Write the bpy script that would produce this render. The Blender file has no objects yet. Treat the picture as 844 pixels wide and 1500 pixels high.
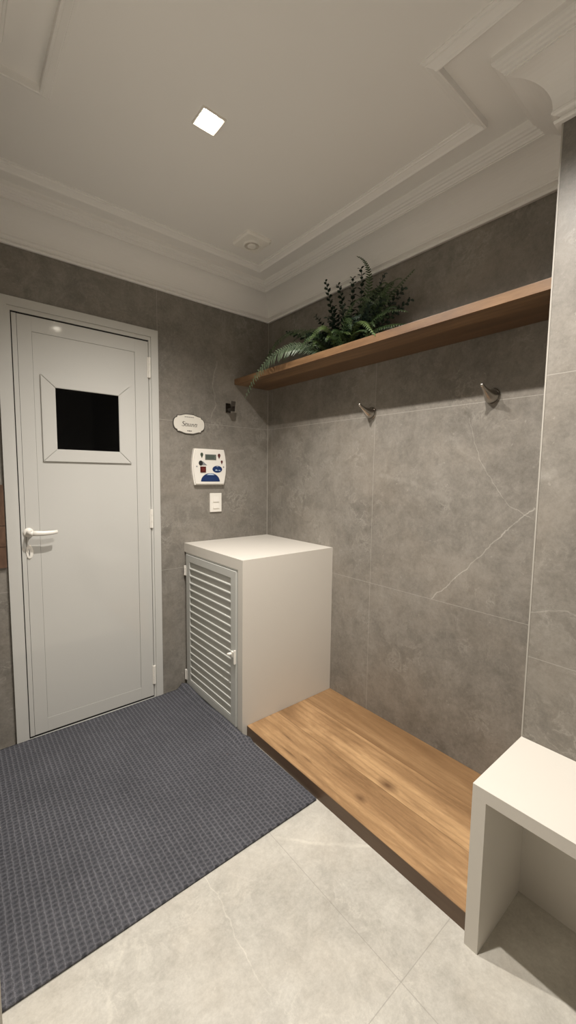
import bpy, bmesh, math, random
from mathutils import Vector, Matrix
random.seed(7)
S = bpy.context.scene
COL = S.collection

# ------------------------------------------------------------ camera
CAM = (-1.7223, -2.3200, 1.3439)
YAW, PITCH, ROLL, FPX = -0.6898, -0.0898, 0.0125, 599.0
cy_, sy_, cp_, sp_ = math.cos(YAW), math.sin(YAW), math.cos(PITCH), math.sin(PITCH)
fw = Vector((-sy_ * cp_, cy_ * cp_, sp_)); rt = Vector((cy_, sy_, 0)); up = rt.cross(fw)
rt2 = math.cos(ROLL) * rt + math.sin(ROLL) * up
up2 = -math.sin(ROLL) * rt + math.cos(ROLL) * up
cam_d = bpy.data.cameras.new('camera'); cam = bpy.data.objects.new('camera', cam_d); COL.objects.link(cam)
M = Matrix((rt2, up2, -fw)).transposed().to_4x4(); M.translation = Vector(CAM)
cam.matrix_world = M
cam_d.sensor_fit = 'VERTICAL'; cam_d.sensor_height = 36.0; cam_d.lens = 36.0 * FPX / 1500.0
cam_d.clip_start = 0.02
S.camera = cam

# ------------------------------------------------------------ world, exposure
w = bpy.data.worlds.new('world'); S.world = w; w.use_nodes = True
w.node_tree.nodes['Background'].inputs[0].default_value = (0.55, 0.5, 0.43, 1)
w.node_tree.nodes['Background'].inputs[1].default_value = 0.02
S.view_settings.view_transform = 'Standard'; S.view_settings.look = 'None'
S.view_settings.gamma = 1; S.view_settings.exposure = 1.0; S.view_settings.use_curve_mapping = False
LAMP_POWER = 74.0
LAMP_COLOR = (1.0, 0.94, 0.87)
S.cycles.max_bounces = 16; S.cycles.diffuse_bounces = 10; S.cycles.glossy_bounces = 6
LAMPS = [(-0.977, -0.962), (-0.965, -1.720)]

# ------------------------------------------------------------ room numbers
HC = 2.555          # ceiling
L, P = 1.830, 0.307  # pillar: start and depth
XW, YF = -2.10, -3.30
XP, YP0, YP1 = -1.700, -0.985, -1.62   # partition
BW, BD, BH = 0.632, 0.653, 0.923       # cabinet

# ------------------------------------------------------------ materials
def mat(name):
    m = bpy.data.materials.new(name); m.use_nodes = True
    return m, m.node_tree, m.node_tree.nodes['Principled BSDF']
def plain(name, col, rough=0.5, metal=0.0, noise=0.0, nscale=20, bump=0.0, bscale=200, spec=0.5):
    m, t, b = mat(name)
    b.inputs['Roughness'].default_value = rough; b.inputs['Metallic'].default_value = metal
    b.inputs['Specular IOR Level'].default_value = spec
    tc = t.nodes.new('ShaderNodeTexCoord')
    n = t.nodes.new('ShaderNodeTexNoise'); n.inputs['Scale'].default_value = nscale; n.inputs['Detail'].default_value = 5
    t.links.new(tc.outputs['Object'], n.inputs['Vector'])
    r = t.nodes.new('ShaderNodeMixRGB')
    r.inputs[1].default_value = (*[c * (1 - noise) for c in col], 1); r.inputs[2].default_value = (*[min(1, c * (1 + noise)) for c in col], 1)
    t.links.new(n.outputs['Fac'], r.inputs[0]); t.links.new(r.outputs[0], b.inputs['Base Color'])
    if bump:
        n2 = t.nodes.new('ShaderNodeTexNoise'); n2.inputs['Scale'].default_value = bscale; n2.inputs['Detail'].default_value = 3
        t.links.new(tc.outputs['Object'], n2.inputs['Vector'])
        bp = t.nodes.new('ShaderNodeBump'); bp.inputs['Strength'].default_value = bump; bp.inputs['Distance'].default_value = 0.002
        t.links.new(n2.outputs['Fac'], bp.inputs['Height']); t.links.new(bp.outputs['Normal'], b.inputs['Normal'])
    return m
def math_(t, op, a, b=None, c=None):
    n = t.nodes.new('ShaderNodeMath'); n.operation = op
    for i, v in enumerate((a, b, c)):
        if v is None: continue
        if isinstance(v, (int, float)): n.inputs[i].default_value = v
        else: t.links.new(v, n.inputs[i])
    return n.outputs[0]
def ramp(t, fac, stops):
    r = t.nodes.new('ShaderNodeValToRGB'); e = r.color_ramp.elements
    while len(e) < len(stops): e.new(0.5)
    for k, (p, c) in enumerate(stops):
        e[k].position = p; e[k].color = (c, c, c, 1) if isinstance(c, (int, float)) else (*c, 1)
    t.links.new(fac, r.inputs[0]); return r.outputs[0]
def mixc(t, fac, a, b, mode='MIX'):
    n = t.nodes.new('ShaderNodeMixRGB'); n.blend_type = mode
    for i, v in ((0, fac), (1, a), (2, b)):
        if isinstance(v, (int, float)): n.inputs[i].default_value = v
        elif isinstance(v, tuple): n.inputs[i].default_value = (*v, 1)
        else: t.links.new(v, n.inputs[i])
    return n.outputs[0]
def seg_mask(t, u, v, pts, width):
    """mask of a thin line through the points pts in the (u, v) plane"""
    tot = None
    for (a, b) in zip(pts[:-1], pts[1:]):
        dx, dy = b[0] - a[0], b[1] - a[1]; l2 = dx * dx + dy * dy
        pu = math_(t, 'SUBTRACT', u, a[0]); pv = math_(t, 'SUBTRACT', v, a[1])
        h = math_(t, 'DIVIDE', math_(t, 'ADD', math_(t, 'MULTIPLY', pu, dx), math_(t, 'MULTIPLY', pv, dy)), l2)
        hn = t.nodes.new('ShaderNodeClamp'); t.links.new(h, hn.inputs[0]); h = hn.outputs[0]
        ex = math_(t, 'SUBTRACT', pu, math_(t, 'MULTIPLY', h, dx)); ey = math_(t, 'SUBTRACT', pv, math_(t, 'MULTIPLY', h, dy))
        d = math_(t, 'SQRT', math_(t, 'ADD', math_(t, 'MULTIPLY', ex, ex), math_(t, 'MULTIPLY', ey, ey)))
        tot = d if tot is None else math_(t, 'MINIMUM', tot, d)
    mr = t.nodes.new('ShaderNodeMapRange'); mr.inputs[1].default_value = width * 0.25; mr.inputs[2].default_value = width
    mr.inputs[3].default_value = 1; mr.inputs[4].default_value = 0
    t.links.new(tot, mr.inputs[0]); return mr.outputs[0]
def tile(name, lo, hi, axes, lines, veins=(), rough=0.42, gro=(0.42, 0.40, 0.36), gw=0.0024, vein_col=(0.62, 0.59, 0.53), vstr=0.55, seed=0.0, fleck=0.13, gstr=0.6):
    """stone-look porcelain: axes = in-plane axis indices, lines = [(axis, value)]"""
    m, t, b = mat(name)
    b.inputs['Roughness'].default_value = rough
    tc = t.nodes.new('ShaderNodeTexCoord'); sx = t.nodes.new('ShaderNodeSeparateXYZ')
    t.links.new(tc.outputs['Object'], sx.inputs[0])
    off = t.nodes.new('ShaderNodeVectorMath'); off.operation = 'ADD'; off.inputs[1].default_value = (seed, seed * 1.7, seed * 0.6)
    t.links.new(tc.outputs['Object'], off.inputs[0])
    def noise(sc, det, ro=0.6, dist=0.0, vec=None):
        n = t.nodes.new('ShaderNodeTexNoise'); n.inputs['Scale'].default_value = sc; n.inputs['Detail'].default_value = det
        n.inputs['Roughness'].default_value = ro; n.inputs['Distortion'].default_value = dist
        t.links.new(vec or off.outputs[0], n.inputs['Vector']); return n.outputs['Fac']
    big = noise(1.7, 6, 0.6, 0.3); mid = noise(11, 12, 0.82, 0.25); fine = noise(75, 5, 0.8)
    f = math_(t, 'ADD', math_(t, 'MULTIPLY', big, 0.45), math_(t, 'ADD', math_(t, 'MULTIPLY', mid, 0.62), math_(t, 'MULTIPLY', fine, 0.30)))
    col = mixc(t, ramp(t, f, [(0.52, 0.0), (0.86, 1.0)]), lo, hi)
    # cloudy pale wisps
    wsp = noise(2.6, 7, 0.62, 0.5)
    wm = ramp(t, math_(t, 'ABSOLUTE', math_(t, 'SUBTRACT', wsp, 0.5)), [(0.0, 1.0), (0.012, 0.45), (0.05, 0.0)])
    gate = ramp(t, noise(1.9, 3, 0.5, 0.4), [(0.50, 0.0), (0.66, 1.0)])
    col = mixc(t, math_(t, 'MULTIPLY', math_(t, 'MULTIPLY', wm, gate), fleck), col, vein_col)
    # small pale scuffs and flecks
    sc_ = noise(11, 6, 0.66, 0.4)
    sm = ramp(t, math_(t, 'ABSOLUTE', math_(t, 'SUBTRACT', sc_, 0.5)), [(0.0, 1.0), (0.012, 0.4), (0.04, 0.0)])
    gate2 = ramp(t, noise(4.0, 4, 0.6, 0.4), [(0.52, 0.0), (0.64, 1.0)])
    col = mixc(t, math_(t, 'MULTIPLY', math_(t, 'MULTIPLY', sm, gate2), fleck * 1.9), col, vein_col)
    spk = ramp(t, noise(55, 4, 0.6), [(0.66, 0.0), (0.74, 1.0)])
    col = mixc(t, math_(t, 'MULTIPLY', spk, fleck * 1.5), col, vein_col)
    # warm patches
    col = mixc(t, math_(t, 'MULTIPLY', ramp(t, noise(3.1, 4), [(0.45, 0.0), (0.7, 1.0)]), 0.22), col, (hi[0] * 1.02, hi[1] * 0.93, hi[2] * 0.84))
    ax = [sx.outputs[i] for i in axes]
    if veins:
        wob = t.nodes.new('ShaderNodeTexNoise'); wob.inputs['Scale'].default_value = 16; wob.inputs['Detail'].default_value = 10
        t.links.new(tc.outputs['Object'], wob.inputs['Vector'])
        ws = t.nodes.new('ShaderNodeSeparateColor'); t.links.new(wob.outputs['Color'], ws.inputs[0])
        u = math_(t, 'ADD', ax[0], math_(t, 'MULTIPLY', math_(t, 'SUBTRACT', ws.outputs[0], 0.5), 0.035))
        v = math_(t, 'ADD', ax[1], math_(t, 'MULTIPLY', math_(t, 'SUBTRACT', ws.outputs[1], 0.5), 0.035))
        brk = ramp(t, noise(11, 4), [(0.36, 0.25), (0.58, 1.0)])
        for pts, wd, st in veins:
            col = mixc(t, math_(t, 'MULTIPLY', math_(t, 'MULTIPLY', seg_mask(t, u, v, pts, wd), brk), st), col, vein_col)
    g = None
    for a, val in lines:
        k = math_(t, 'LESS_THAN', math_(t, 'ABSOLUTE', math_(t, 'SUBTRACT', sx.outputs[a], val)), gw / 2)
        g = k if g is None else math_(t, 'MAXIMUM', g, k)
    if g is not None:
        col = mixc(t, math_(t, 'MULTIPLY', g, gstr), col, gro)
    t.links.new(col, b.inputs['Base Color'])
    bp = t.nodes.new('ShaderNodeBump'); bp.inputs['Strength'].default_value = 0.12; bp.inputs['Distance'].default_value = 0.001
    t.links.new(mid, bp.inputs['Height']); t.links.new(bp.outputs['Normal'], b.inputs['Normal'])
    rr = math_(t, 'ADD', math_(t, 'MULTIPLY', mid, 0.2), rough - 0.1); t.links.new(rr, b.inputs['Roughness'])
    return m
W_LO, W_HI = (0.125, 0.114, 0.097), (0.300, 0.278, 0.245)
F_LO, F_HI = (0.36, 0.342, 0.300), (0.64, 0.62, 0.56)
GZ = [(2, 0.771), (2, 1.656)]
m_wall_r = tile('stone_tile_right', W_LO, W_HI, (1, 2), GZ + [(1, -0.935), (1, -0.050)],
    veins=[([(-1.718, 1.228), (-1.655, 1.17), (-1.523, 1.02), (-1.423, 0.902), (-1.301, 0.775)], 0.0030, 0.42),
           ([(-1.44, 1.60), (-1.474, 1.486), (-1.492, 1.423), (-1.569, 1.302), (-1.62, 1.235), (-1.70, 1.19)], 0.0025, 0.28),
           ([(-0.99, 1.35), (-1.2, 1.31), (-1.45, 1.20)], 0.018, 0.10)], seed=3.1)
m_wall_b = tile('stone_tile_back', W_LO, W_HI, (0, 2), GZ + [(0, -0.782), (0, -1.667)],
    veins=[([(-0.40, 2.05), (-0.43, 1.9), (-0.41, 1.78), (-0.44, 1.70)], 0.006, 0.22)], seed=8.4)
m_wall_p = tile('stone_tile_pillar', W_LO, W_HI, (1, 2), GZ + [(1, -2.715)],
    veins=[([(-1.84, 1.35), (-1.92, 1.38), (-2.05, 1.42)], 0.02, 0.18), ([(-1.83, 0.92), (-1.93, 0.95), (-1.99, 0.93)], 0.003, 0.25)], seed=14.2)
m_floor = tile('stone_tile_floor', F_LO, F_HI, (0, 1), [(0, -0.857), (1, -1.77), (1, -0.885), (0, -1.742), (1, -2.655)],
    veins=[([(-1.128, -1.185), (-1.124, -1.26), (-1.132, -1.345), (-1.154, -1.504), (-1.148, -1.574)], 0.0024, 0.36),
           ([(-1.389, -1.198), (-1.458, -1.305), (-1.484, -1.366)], 0.008, 0.25),
           ([(-0.84, -1.22), (-0.75, -1.33), (-0.60, -1.46)], 0.010, 0.3)],
    rough=0.40, gro=(0.27, 0.25, 0.22), vein_col=(0.80, 0.77, 0.68), seed=21.0, gw=0.0024, gstr=0.5)
m_plaster = plain('painted_plaster', (0.88, 0.87, 0.85), 0.75, noise=0.02, nscale=3, bump=0.08, bscale=60)
m_plaster_white = plain('painted_jamb', (0.78, 0.74, 0.66), 0.5, noise=0.01)
m_trim_tile = plain('tile_edge_profile', (0.40, 0.38, 0.34), 0.4)
m_alu = plain('white_lacquered_aluminium', (0.54, 0.535, 0.505), 0.065, noise=0.01, nscale=2, spec=0.5)
m_alu2 = plain('white_louvre_aluminium', (0.52, 0.525, 0.495), 0.35, noise=0.02)
m_white_plastic = plain('white_plastic', (0.80, 0.77, 0.71), 0.35, noise=0.01)
m_quartz = plain('white_quartz', (0.64, 0.608, 0.550), 0.38, noise=0.015, nscale=6)
m_dark_interior_glass = plain('dark_interior_glass', (0.002, 0.002, 0.002), 0.06, spec=0.12)  # black base colour stands in for the dark sauna interior behind the pane
m_gap = plain('dark_gap', (0.01, 0.01, 0.01), 0.8)
m_chrome = plain('brushed_steel', (0.46, 0.43, 0.39), 0.24, metal=1.0, noise=0.03)
m_keyhole_dark = plain('keyhole_dark', (0.02, 0.02, 0.02), 0.7)  # flat black that paints the darkness inside the keyhole

def wood(name, planks, c1, c2, c3, edge_axis=0, seed=0.0):
    m, t, b = mat(name)
    tc = t.nodes.new('ShaderNodeTexCoord'); sx = t.nodes.new('ShaderNodeSeparateXYZ'); t.links.new(tc.outputs['Object'], sx.inputs[0])
    x, y, z = sx.outputs
    # plank index shifts the grain
    pid = None
    for v in planks:
        k = math_(t, 'GREATER_THAN', x, v); pid = k if pid is None else math_(t, 'ADD', pid, k)
    cmb = t.nodes.new('ShaderNodeCombineXYZ')
    shift = math_(t, 'MULTIPLY', pid, 3.37) if pid is not None else 0.0
    if pid is not None:
        t.links.new(math_(t, 'ADD', x, math_(t, 'ADD', shift, seed)), cmb.inputs[0])
        t.links.new(math_(t, 'ADD', math_(t, 'MULTIPLY', y, 0.16), shift), cmb.inputs[1])
    else:
        t.links.new(math_(t, 'ADD', x, seed), cmb.inputs[0]); t.links.new(math_(t, 'MULTIPLY', y, 0.16), cmb.inputs[1])
    t.links.new(z, cmb.inputs[2])
    def noise(sc, det, ro=0.6, dist=0.0):
        n = t.nodes.new('ShaderNodeTexNoise'); n.inputs['Scale'].default_value = sc; n.inputs['Detail'].default_value = det
        n.inputs['Roughness'].default_value = ro; n.inputs['Distortion'].default_value = dist
        t.links.new(cmb.outputs[0], n.inputs['Vector']); return n.outputs['Fac']
    broad = noise(6, 4, 0.5, 1.5); grain = noise(70, 6, 0.7, 0.6); fine = noise(260, 4, 0.7)
    f = math_(t, 'ADD', math_(t, 'MULTIPLY', broad, 0.72), math_(t, 'ADD', math_(t, 'MULTIPLY', grain, 0.24), math_(t, 'MULTIPLY', fine, 0.09)))
    m1 = ramp(t, f, [(0.36, c1), (0.52, c2), (0.70, c3)])
    # figured arcs
    wv = t.nodes.new('ShaderNodeTexWave'); wv.inputs['Scale'].default_value = 9; wv.inputs['Distortion'].default_value = 7; wv.inputs['Detail'].default_value = 3
    t.links.new(cmb.outputs[0], wv.inputs['Vector'])
    m1 = mixc(t, math_(t, 'MULTIPLY', ramp(t, wv.outputs['Fac'], [(0.0, 1.0), (0.35, 0.0)]), 0.22), m1, tuple(c * 0.6 for c in c1))
    if pid is not None:
        tone = math_(t, 'MULTIPLY', math_(t, 'FRACT', math_(t, 'MULTIPLY', pid, 0.618)), 0.0)
        for v in planks:
            k = math_(t, 'LESS_THAN', math_(t, 'ABSOLUTE', math_(t, 'SUBTRACT', x, v)), 0.0010)
            m1 = mixc(t, math_(t, 'MULTIPLY', k, 0.5), m1, tuple(c * 0.45 for c in c1))
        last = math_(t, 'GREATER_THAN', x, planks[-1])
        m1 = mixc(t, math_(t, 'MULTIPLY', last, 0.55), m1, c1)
    t.links.new(m1, b.inputs['Base Color']); b.inputs['Roughness'].default_value = 0.42
    bp = t.nodes.new('ShaderNodeBump'); bp.inputs['Strength'].default_value = 0.15; bp.inputs['Distance'].default_value = 0.001
    t.links.new(grain, bp.inputs['Height']); t.links.new(bp.outputs['Normal'], b.inputs['Normal'])
    return m, t, b, (x, y, z), m1, noise
def wood_knots(pack, knots, dark):
    m, t, b, (x, y, z), col, noise = pack
    wob = noise(30, 4)
    for (kx, ky, rx, ry, st) in knots:
        ex = math_(t, 'DIVIDE', math_(t, 'SUBTRACT', x, kx), rx); ey = math_(t, 'DIVIDE', math_(t, 'SUBTRACT', y, ky), ry)
        d = math_(t, 'SQRT', math_(t, 'ADD', math_(t, 'MULTIPLY', ex, ex), math_(t, 'MULTIPLY', ey, ey)))
        d = math_(t, 'ADD', d, math_(t, 'MULTIPLY', math_(t, 'SUBTRACT', wob, 0.5), 0.9))
        k = ramp(t, d, [(0.0, 1.0), (0.45, 0.55), (1.0, 0.0)])
        col = mixc(t, math_(t, 'MULTIPLY', k, st), col, dark)
    t.links.new(col, b.inputs['Base Color'])
    return m
W1, W2, W3 = (0.200, 0.110, 0.048), (0.36, 0.215, 0.102), (0.60, 0.385, 0.195)
m_plat = wood_knots(wood('oak_platform', [-0.405, -0.209], W1, W2, W3, seed=1.3),
    [(-0.372, -1.360, 0.034, 0.055, 0.85), (-0.515, -1.335, 0.022, 0.035, 0.75), (-0.50, -0.86, 0.008, 0.05, 0.7), (-0.565, -0.95, 0.006, 0.07, 0.8), (-0.53, -1.03, 0.006, 0.05, 0.7), (-0.37, -1.50, 0.01, 0.05, 0.4)],
    (0.10, 0.048, 0.02))
m_shelf = wood('oak_shelf', [-0.15], (0.095, 0.050, 0.024), (0.18, 0.100, 0.048), (0.30, 0.180, 0.090), seed=5.0)[0]
m_board = wood('brown_board', [-1.0], (0.06, 0.03, 0.018), (0.11, 0.06, 0.035), (0.16, 0.09, 0.055), seed=2.0)[0]

def carpet():
    m, t, b = mat('woven_rib_mat'); b.inputs['Roughness'].default_value = 0.9
    b.inputs['Specular IOR Level'].default_value = 0.2
    tc = t.nodes.new('ShaderNodeTexCoord'); mp = t.nodes.new('ShaderNodeMapping'); mp.inputs['Rotation'].default_value = (0, 0, math.radians(90))
    t.links.new(tc.outputs['Object'], mp.inputs['Vector'])
    wob = t.nodes.new('ShaderNodeTexNoise'); wob.inputs['Scale'].default_value = 60; wob.inputs['Detail'].default_value = 2
    t.links.new(mp.outputs[0], wob.inputs['Vector'])
    vm = t.nodes.new('ShaderNodeVectorMath'); vm.operation = 'MULTIPLY_ADD'; vm.inputs[1].default_value = (0.010, 0.010, 0)
    t.links.new(wob.outputs['Color'], vm.inputs[0]); t.links.new(mp.outputs[0], vm.inputs[2])
    sp = t.nodes.new('ShaderNodeSeparateXYZ'); t.links.new(vm.outputs[0], sp.inputs[0])
    u = math_(t, 'DIVIDE', sp.outputs[1], 0.0190); ci = math_(t, 'FLOOR', u)
    v = math_(t, 'ADD', math_(t, 'DIVIDE', sp.outputs[0], 0.0165), math_(t, 'MULTIPLY', ci, 0.5))
    fu = math_(t, 'ABSOLUTE', math_(t, 'SUBTRACT', math_(t, 'FRACT', u), 0.5)); fv = math_(t, 'ABSOLUTE', math_(t, 'SUBTRACT', math_(t, 'FRACT', v), 0.5))
    dd = math_(t, 'SQRT', math_(t, 'ADD', math_(t, 'MULTIPLY', fu, fu), math_(t, 'MULTIPLY', math_(t, 'MULTIPLY', fv, fv), 1.2)))
    rise = ramp(t, dd, [(0.10, 0.0), (0.46, 0.75), (0.60, 1.0)])
    rib = ramp(t, fu, [(0.36, 0.0), (0.49, 1.0)])
    base = mixc(t, rise, (0.054, 0.056, 0.065), (0.112, 0.113, 0.127))
    base = mixc(t, math_(t, 'MULTIPLY', rib, 0.55), base, (0.20, 0.20, 0.22))
    n = t.nodes.new('ShaderNodeTexNoise'); n.inputs['Scale'].default_value = 420; n.inputs['Detail'].default_value = 3
    t.links.new(tc.outputs['Object'], n.inputs['Vector'])
    nb = t.nodes.new('ShaderNodeTexNoise'); nb.inputs['Scale'].default_value = 4; nb.inputs['Detail'].default_value = 4
    t.links.new(tc.outputs['Object'], nb.inputs['Vector'])
    c = mixc(t, 1.0, base, ramp(t, n.outputs['Fac'], [(0.3, 0.7), (0.7, 1.25)]), 'MULTIPLY')
    c = mixc(t, 1.0, c, ramp(t, nb.outputs['Fac'], [(0.3, 0.9), (0.7, 1.1)]), 'MULTIPLY')
    t.links.new(c, b.inputs['Base Color'])
    bp = t.nodes.new('ShaderNodeBump'); bp.inputs['Strength'].default_value = 0.9; bp.inputs['Distance'].default_value = 0.004
    h = math_(t, 'ADD', math_(t, 'ADD', rise, math_(t, 'MULTIPLY', rib, 0.3)), math_(t, 'MULTIPLY', n.outputs['Fac'], 0.35))
    t.links.new(h, bp.inputs['Height']); t.links.new(bp.outputs['Normal'], b.inputs['Normal'])
    return m
m_carpet = carpet()

def emis(name, col, s):
    m, t, b = mat(name)
    b.inputs['Base Color'].default_value = (*col, 1)
    b.inputs['Emission Color'].default_value = (*col, 1); b.inputs['Emission Strength'].default_value = s
    return m
m_bulb = emis('lit_bulb', (1.0, 0.93, 0.80), 22.0)

# ------------------------------------------------------------ mesh helpers
def new(): return bmesh.new()
def bx(bm, x0, x1, y0, y1, z0, z1, bevel=0.0, mi=0):
    x0, x1 = sorted((x0, x1)); y0, y1 = sorted((y0, y1)); z0, z1 = sorted((z0, z1))
    g = bmesh.ops.create_cube(bm, size=1.0)
    vs = g['verts']
    for v in vs:
        v.co = Vector((x0 + (v.co.x + .5) * (x1 - x0), y0 + (v.co.y + .5) * (y1 - y0), z0 + (v.co.z + .5) * (z1 - z0)))
    if bevel:
        es = list({e for v in vs for e in v.link_edges})
        bmesh.ops.bevel(bm, geom=es, offset=bevel, segments=2, affect='EDGES', profile=0.7)
    return bm
def obj(name, bm, m, parent=None, smooth=False, mods=None):
    bmesh.ops.recalc_face_normals(bm, faces=bm.faces[:])
    me = bpy.data.meshes.new(name); bm.to_mesh(me); bm.free()
    for mm in (m if isinstance(m, (list, tuple)) else [m]): me.materials.append(mm)
    if smooth:
        for p in me.polygons: p.use_smooth = True
    o = bpy.data.objects.new(name, me); COL.objects.link(o)
    if parent is not None:
        o.parent = parent
        o.matrix_parent_inverse = parent_inv(parent)
    return o
def parent_inv(p):
    mtx = Matrix.Identity(4); q = p
    chain = []
    while q is not None: chain.append(q); q = q.parent
    for q in reversed(chain):
        mtx = mtx @ q.matrix_parent_inverse @ q.matrix_basis
    return mtx.inverted()
def empty(name, loc, label=None, cat=None, group=None, kind=None):
    o = bpy.data.objects.new(name, None); COL.objects.link(o); o.location = loc; o.empty_display_size = 0.1
    return tag(o, label, cat, group, kind)
def tag(o, label=None, cat=None, group=None, kind=None):
    if label: o['label'] = label
    if cat: o['category'] = cat
    if group: o['group'] = group
    if kind: o['kind'] = kind
    return o
def struct(name, bm, m, parent=None, smooth=False):
    o = obj(name, bm, m, parent, smooth)
    if parent is None: o['kind'] = 'structure'
    return o
def prism(bm, pts, d0, d1, axis):
    """extrude a 2-D outline (list of (a,b)) along axis from d0 to d1"""
    def P3(a, b, d):
        return {0: (d, a, b), 1: (a, d, b), 2: (a, b, d)}[axis]
    v0 = [bm.verts.new(P3(a, b, d0)) for a, b in pts]; v1 = [bm.verts.new(P3(a, b, d1)) for a, b in pts]
    bm.faces.new(v0); bm.faces.new(v1[::-1])
    n = len(pts)
    for i in range(n): bm.faces.new((v0[i], v0[(i + 1) % n], v1[(i + 1) % n], v1[i]))
    bmesh.ops.recalc_face_normals(bm, faces=bm.faces[:])
    return bm
def tube(bm, pts, rads, seg=12, cap=True, flat=None):
    pts = [Vector(p) for p in pts]; rings = []
    ref = Vector((0, 0, 1))
    for i, p in enumerate(pts):
        d = (pts[min(i + 1, len(pts) - 1)] - pts[max(i - 1, 0)]).normalized()
        a = ref if abs(d.dot(ref)) < 0.95 else Vector((0, 1, 0))
        s = d.cross(a).normalized(); u = s.cross(d).normalized()
        fa, fb = (flat if flat else (1, 1))
        rings.append([bm.verts.new(p + rads[i] * (fa * math.cos(2 * math.pi * k / seg) * s + fb * math.sin(2 * math.pi * k / seg) * u)) for k in range(seg)])
    for r0, r1 in zip(rings[:-1], rings[1:]):
        for k in range(seg): bm.faces.new((r0[k], r0[(k + 1) % seg], r1[(k + 1) % seg], r1[k]))
    if cap: bm.faces.new(rings[0][::-1]); bm.faces.new(rings[-1])
    return bm
def offset_path(path, s):
    """inward offset of a closed CCW polygon (interior on the left) by s"""
    n = len(path); out = []
    for i in range(n):
        p0, p, p1 = Vector(path[i - 1]), Vector(path[i]), Vector(path[(i + 1) % n])
        d0 = (p - p0).normalized(); d1 = (p1 - p).normalized()
        n0 = Vector((-d0.y, d0.x)); n1 = Vector((-d1.y, d1.x))
        out.append(p + s * (n0 + n1))      # right-angled corners
    return out
def sweep(path, prof, closed_prof=False):
    bm = new(); rings = []
    for s, z in prof:
        rings.append([bm.verts.new((v.x, v.y, z)) for v in offset_path(path, s)])
    n = len(path); m_ = len(prof)
    for j in range(m_ if closed_prof else m_ - 1):
        a, b_ = rings[j], rings[(j + 1) % m_]
        for k in range(n): bm.faces.new((a[k], a[(k + 1) % n], b_[(k + 1) % n], b_[k]))
    return bm

# ------------------------------------------------------------ shell
T = 0.10
struct('floor', bx(new(), XW - T, 0.1, YF - T, 0.1, -0.1, 0), m_floor)
struct('wall_right', bx(new(), 0, T, -L - 0.0, T, 0, HC + .1), m_wall_r)
struct('wall_back', bx(new(), XW - T, 0, 0, T, 0, HC + .1), m_wall_b)
struct('wall_pillar', bx(new(), -P, T, YF, -L, 0, HC + .1), m_wall_p)
struct('wall_left', bx(new(), XW - T, XW, YF, 0, 0, HC + .1), m_wall_p)
struct('wall_front', bx(new(), XW - T, T, YF - T, YF, 0, HC + .1), m_plaster)
struct('wall_partition', bx(new(), XW, XP, YP1, YP0, 0, HC + .1, 0), m_plaster_white)
# ceiling with square openings for the recessed lamps
HS = 0.038
xs = sorted({XW - T, T} | {c for l in LAMPS for c in (l[0] - HS, l[0] + HS)})
ys = sorted({YF - T, T} | {c for l in LAMPS for c in (l[1] - HS, l[1] + HS)})
bm = new()
for i in range(len(xs) - 1):
    for j in range(len(ys) - 1):
        mx, my = (xs[i] + xs[i + 1]) / 2, (ys[j] + ys[j + 1]) / 2
        if any(abs(mx - a) < HS and abs(my - b) < HS for a, b in LAMPS): continue
        bx(bm, xs[i], xs[i + 1], ys[j], ys[j + 1], HC, HC + 0.1)
bmesh.ops.remove_doubles(bm, verts=bm.verts[:], dist=1e-5)
struct('ceiling', bm, m_plaster)

# interior outline, counter-clockwise
ROOM = [(0, 0), (XW, 0), (XW, YP0), (XP, YP0), (XP, YP1), (XW, YP1), (XW, YF), (-P, YF), (-P, -L), (0, -L)]
prof = [(0.0, 2.366), (0.016, 2.364), (0.018, 2.368), (0.018, 2.373), (0.008, 2.376), (0.006, 2.384), (0.018, 2.388), (0.024, 2.391), (0.024, 2.397), (0.021, 2.402)]
for k in range(1, 13):
    a = math.radians(k * 90 / 12)
    prof.append((0.117 - 0.096 * math.cos(a), 2.404 + 0.096 * math.sin(a)))
prof += [(0.117, 2.505), (0.121, 2.505), (0.123, 2.511), (0.128, 2.514), (0.130, 2.520), (0.136, 2.522), (0.139, 2.528), (0.145, 2.531), (0.148, 2.538), (0.148, HC)]
struct('trim_1', sweep(ROOM, prof), m_plaster)
ring = [(0.251, HC), (0.251, 2.532), (0.255, 2.530), (0.259, 2.532), (0.262, 2.5365), (0.278, 2.545), (0.281, 2.545), (0.283, 2.549), (0.290, 2.551), (0.290, HC)]
struct('trim_2', sweep(ROOM, ring), m_plaster)
# tile edge profiles: pillar corner and room corner
struct('trim_3', bx(new(), -P - 0.0012, -P + 0.004, -L - 0.003, -L + 0.0012, 0, 2.37), m_trim_tile)
struct('trim_4', bx(new(), -0.003, 0.0, -0.003, 0.0, 0.0, 2.37), m_trim_tile)

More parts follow.
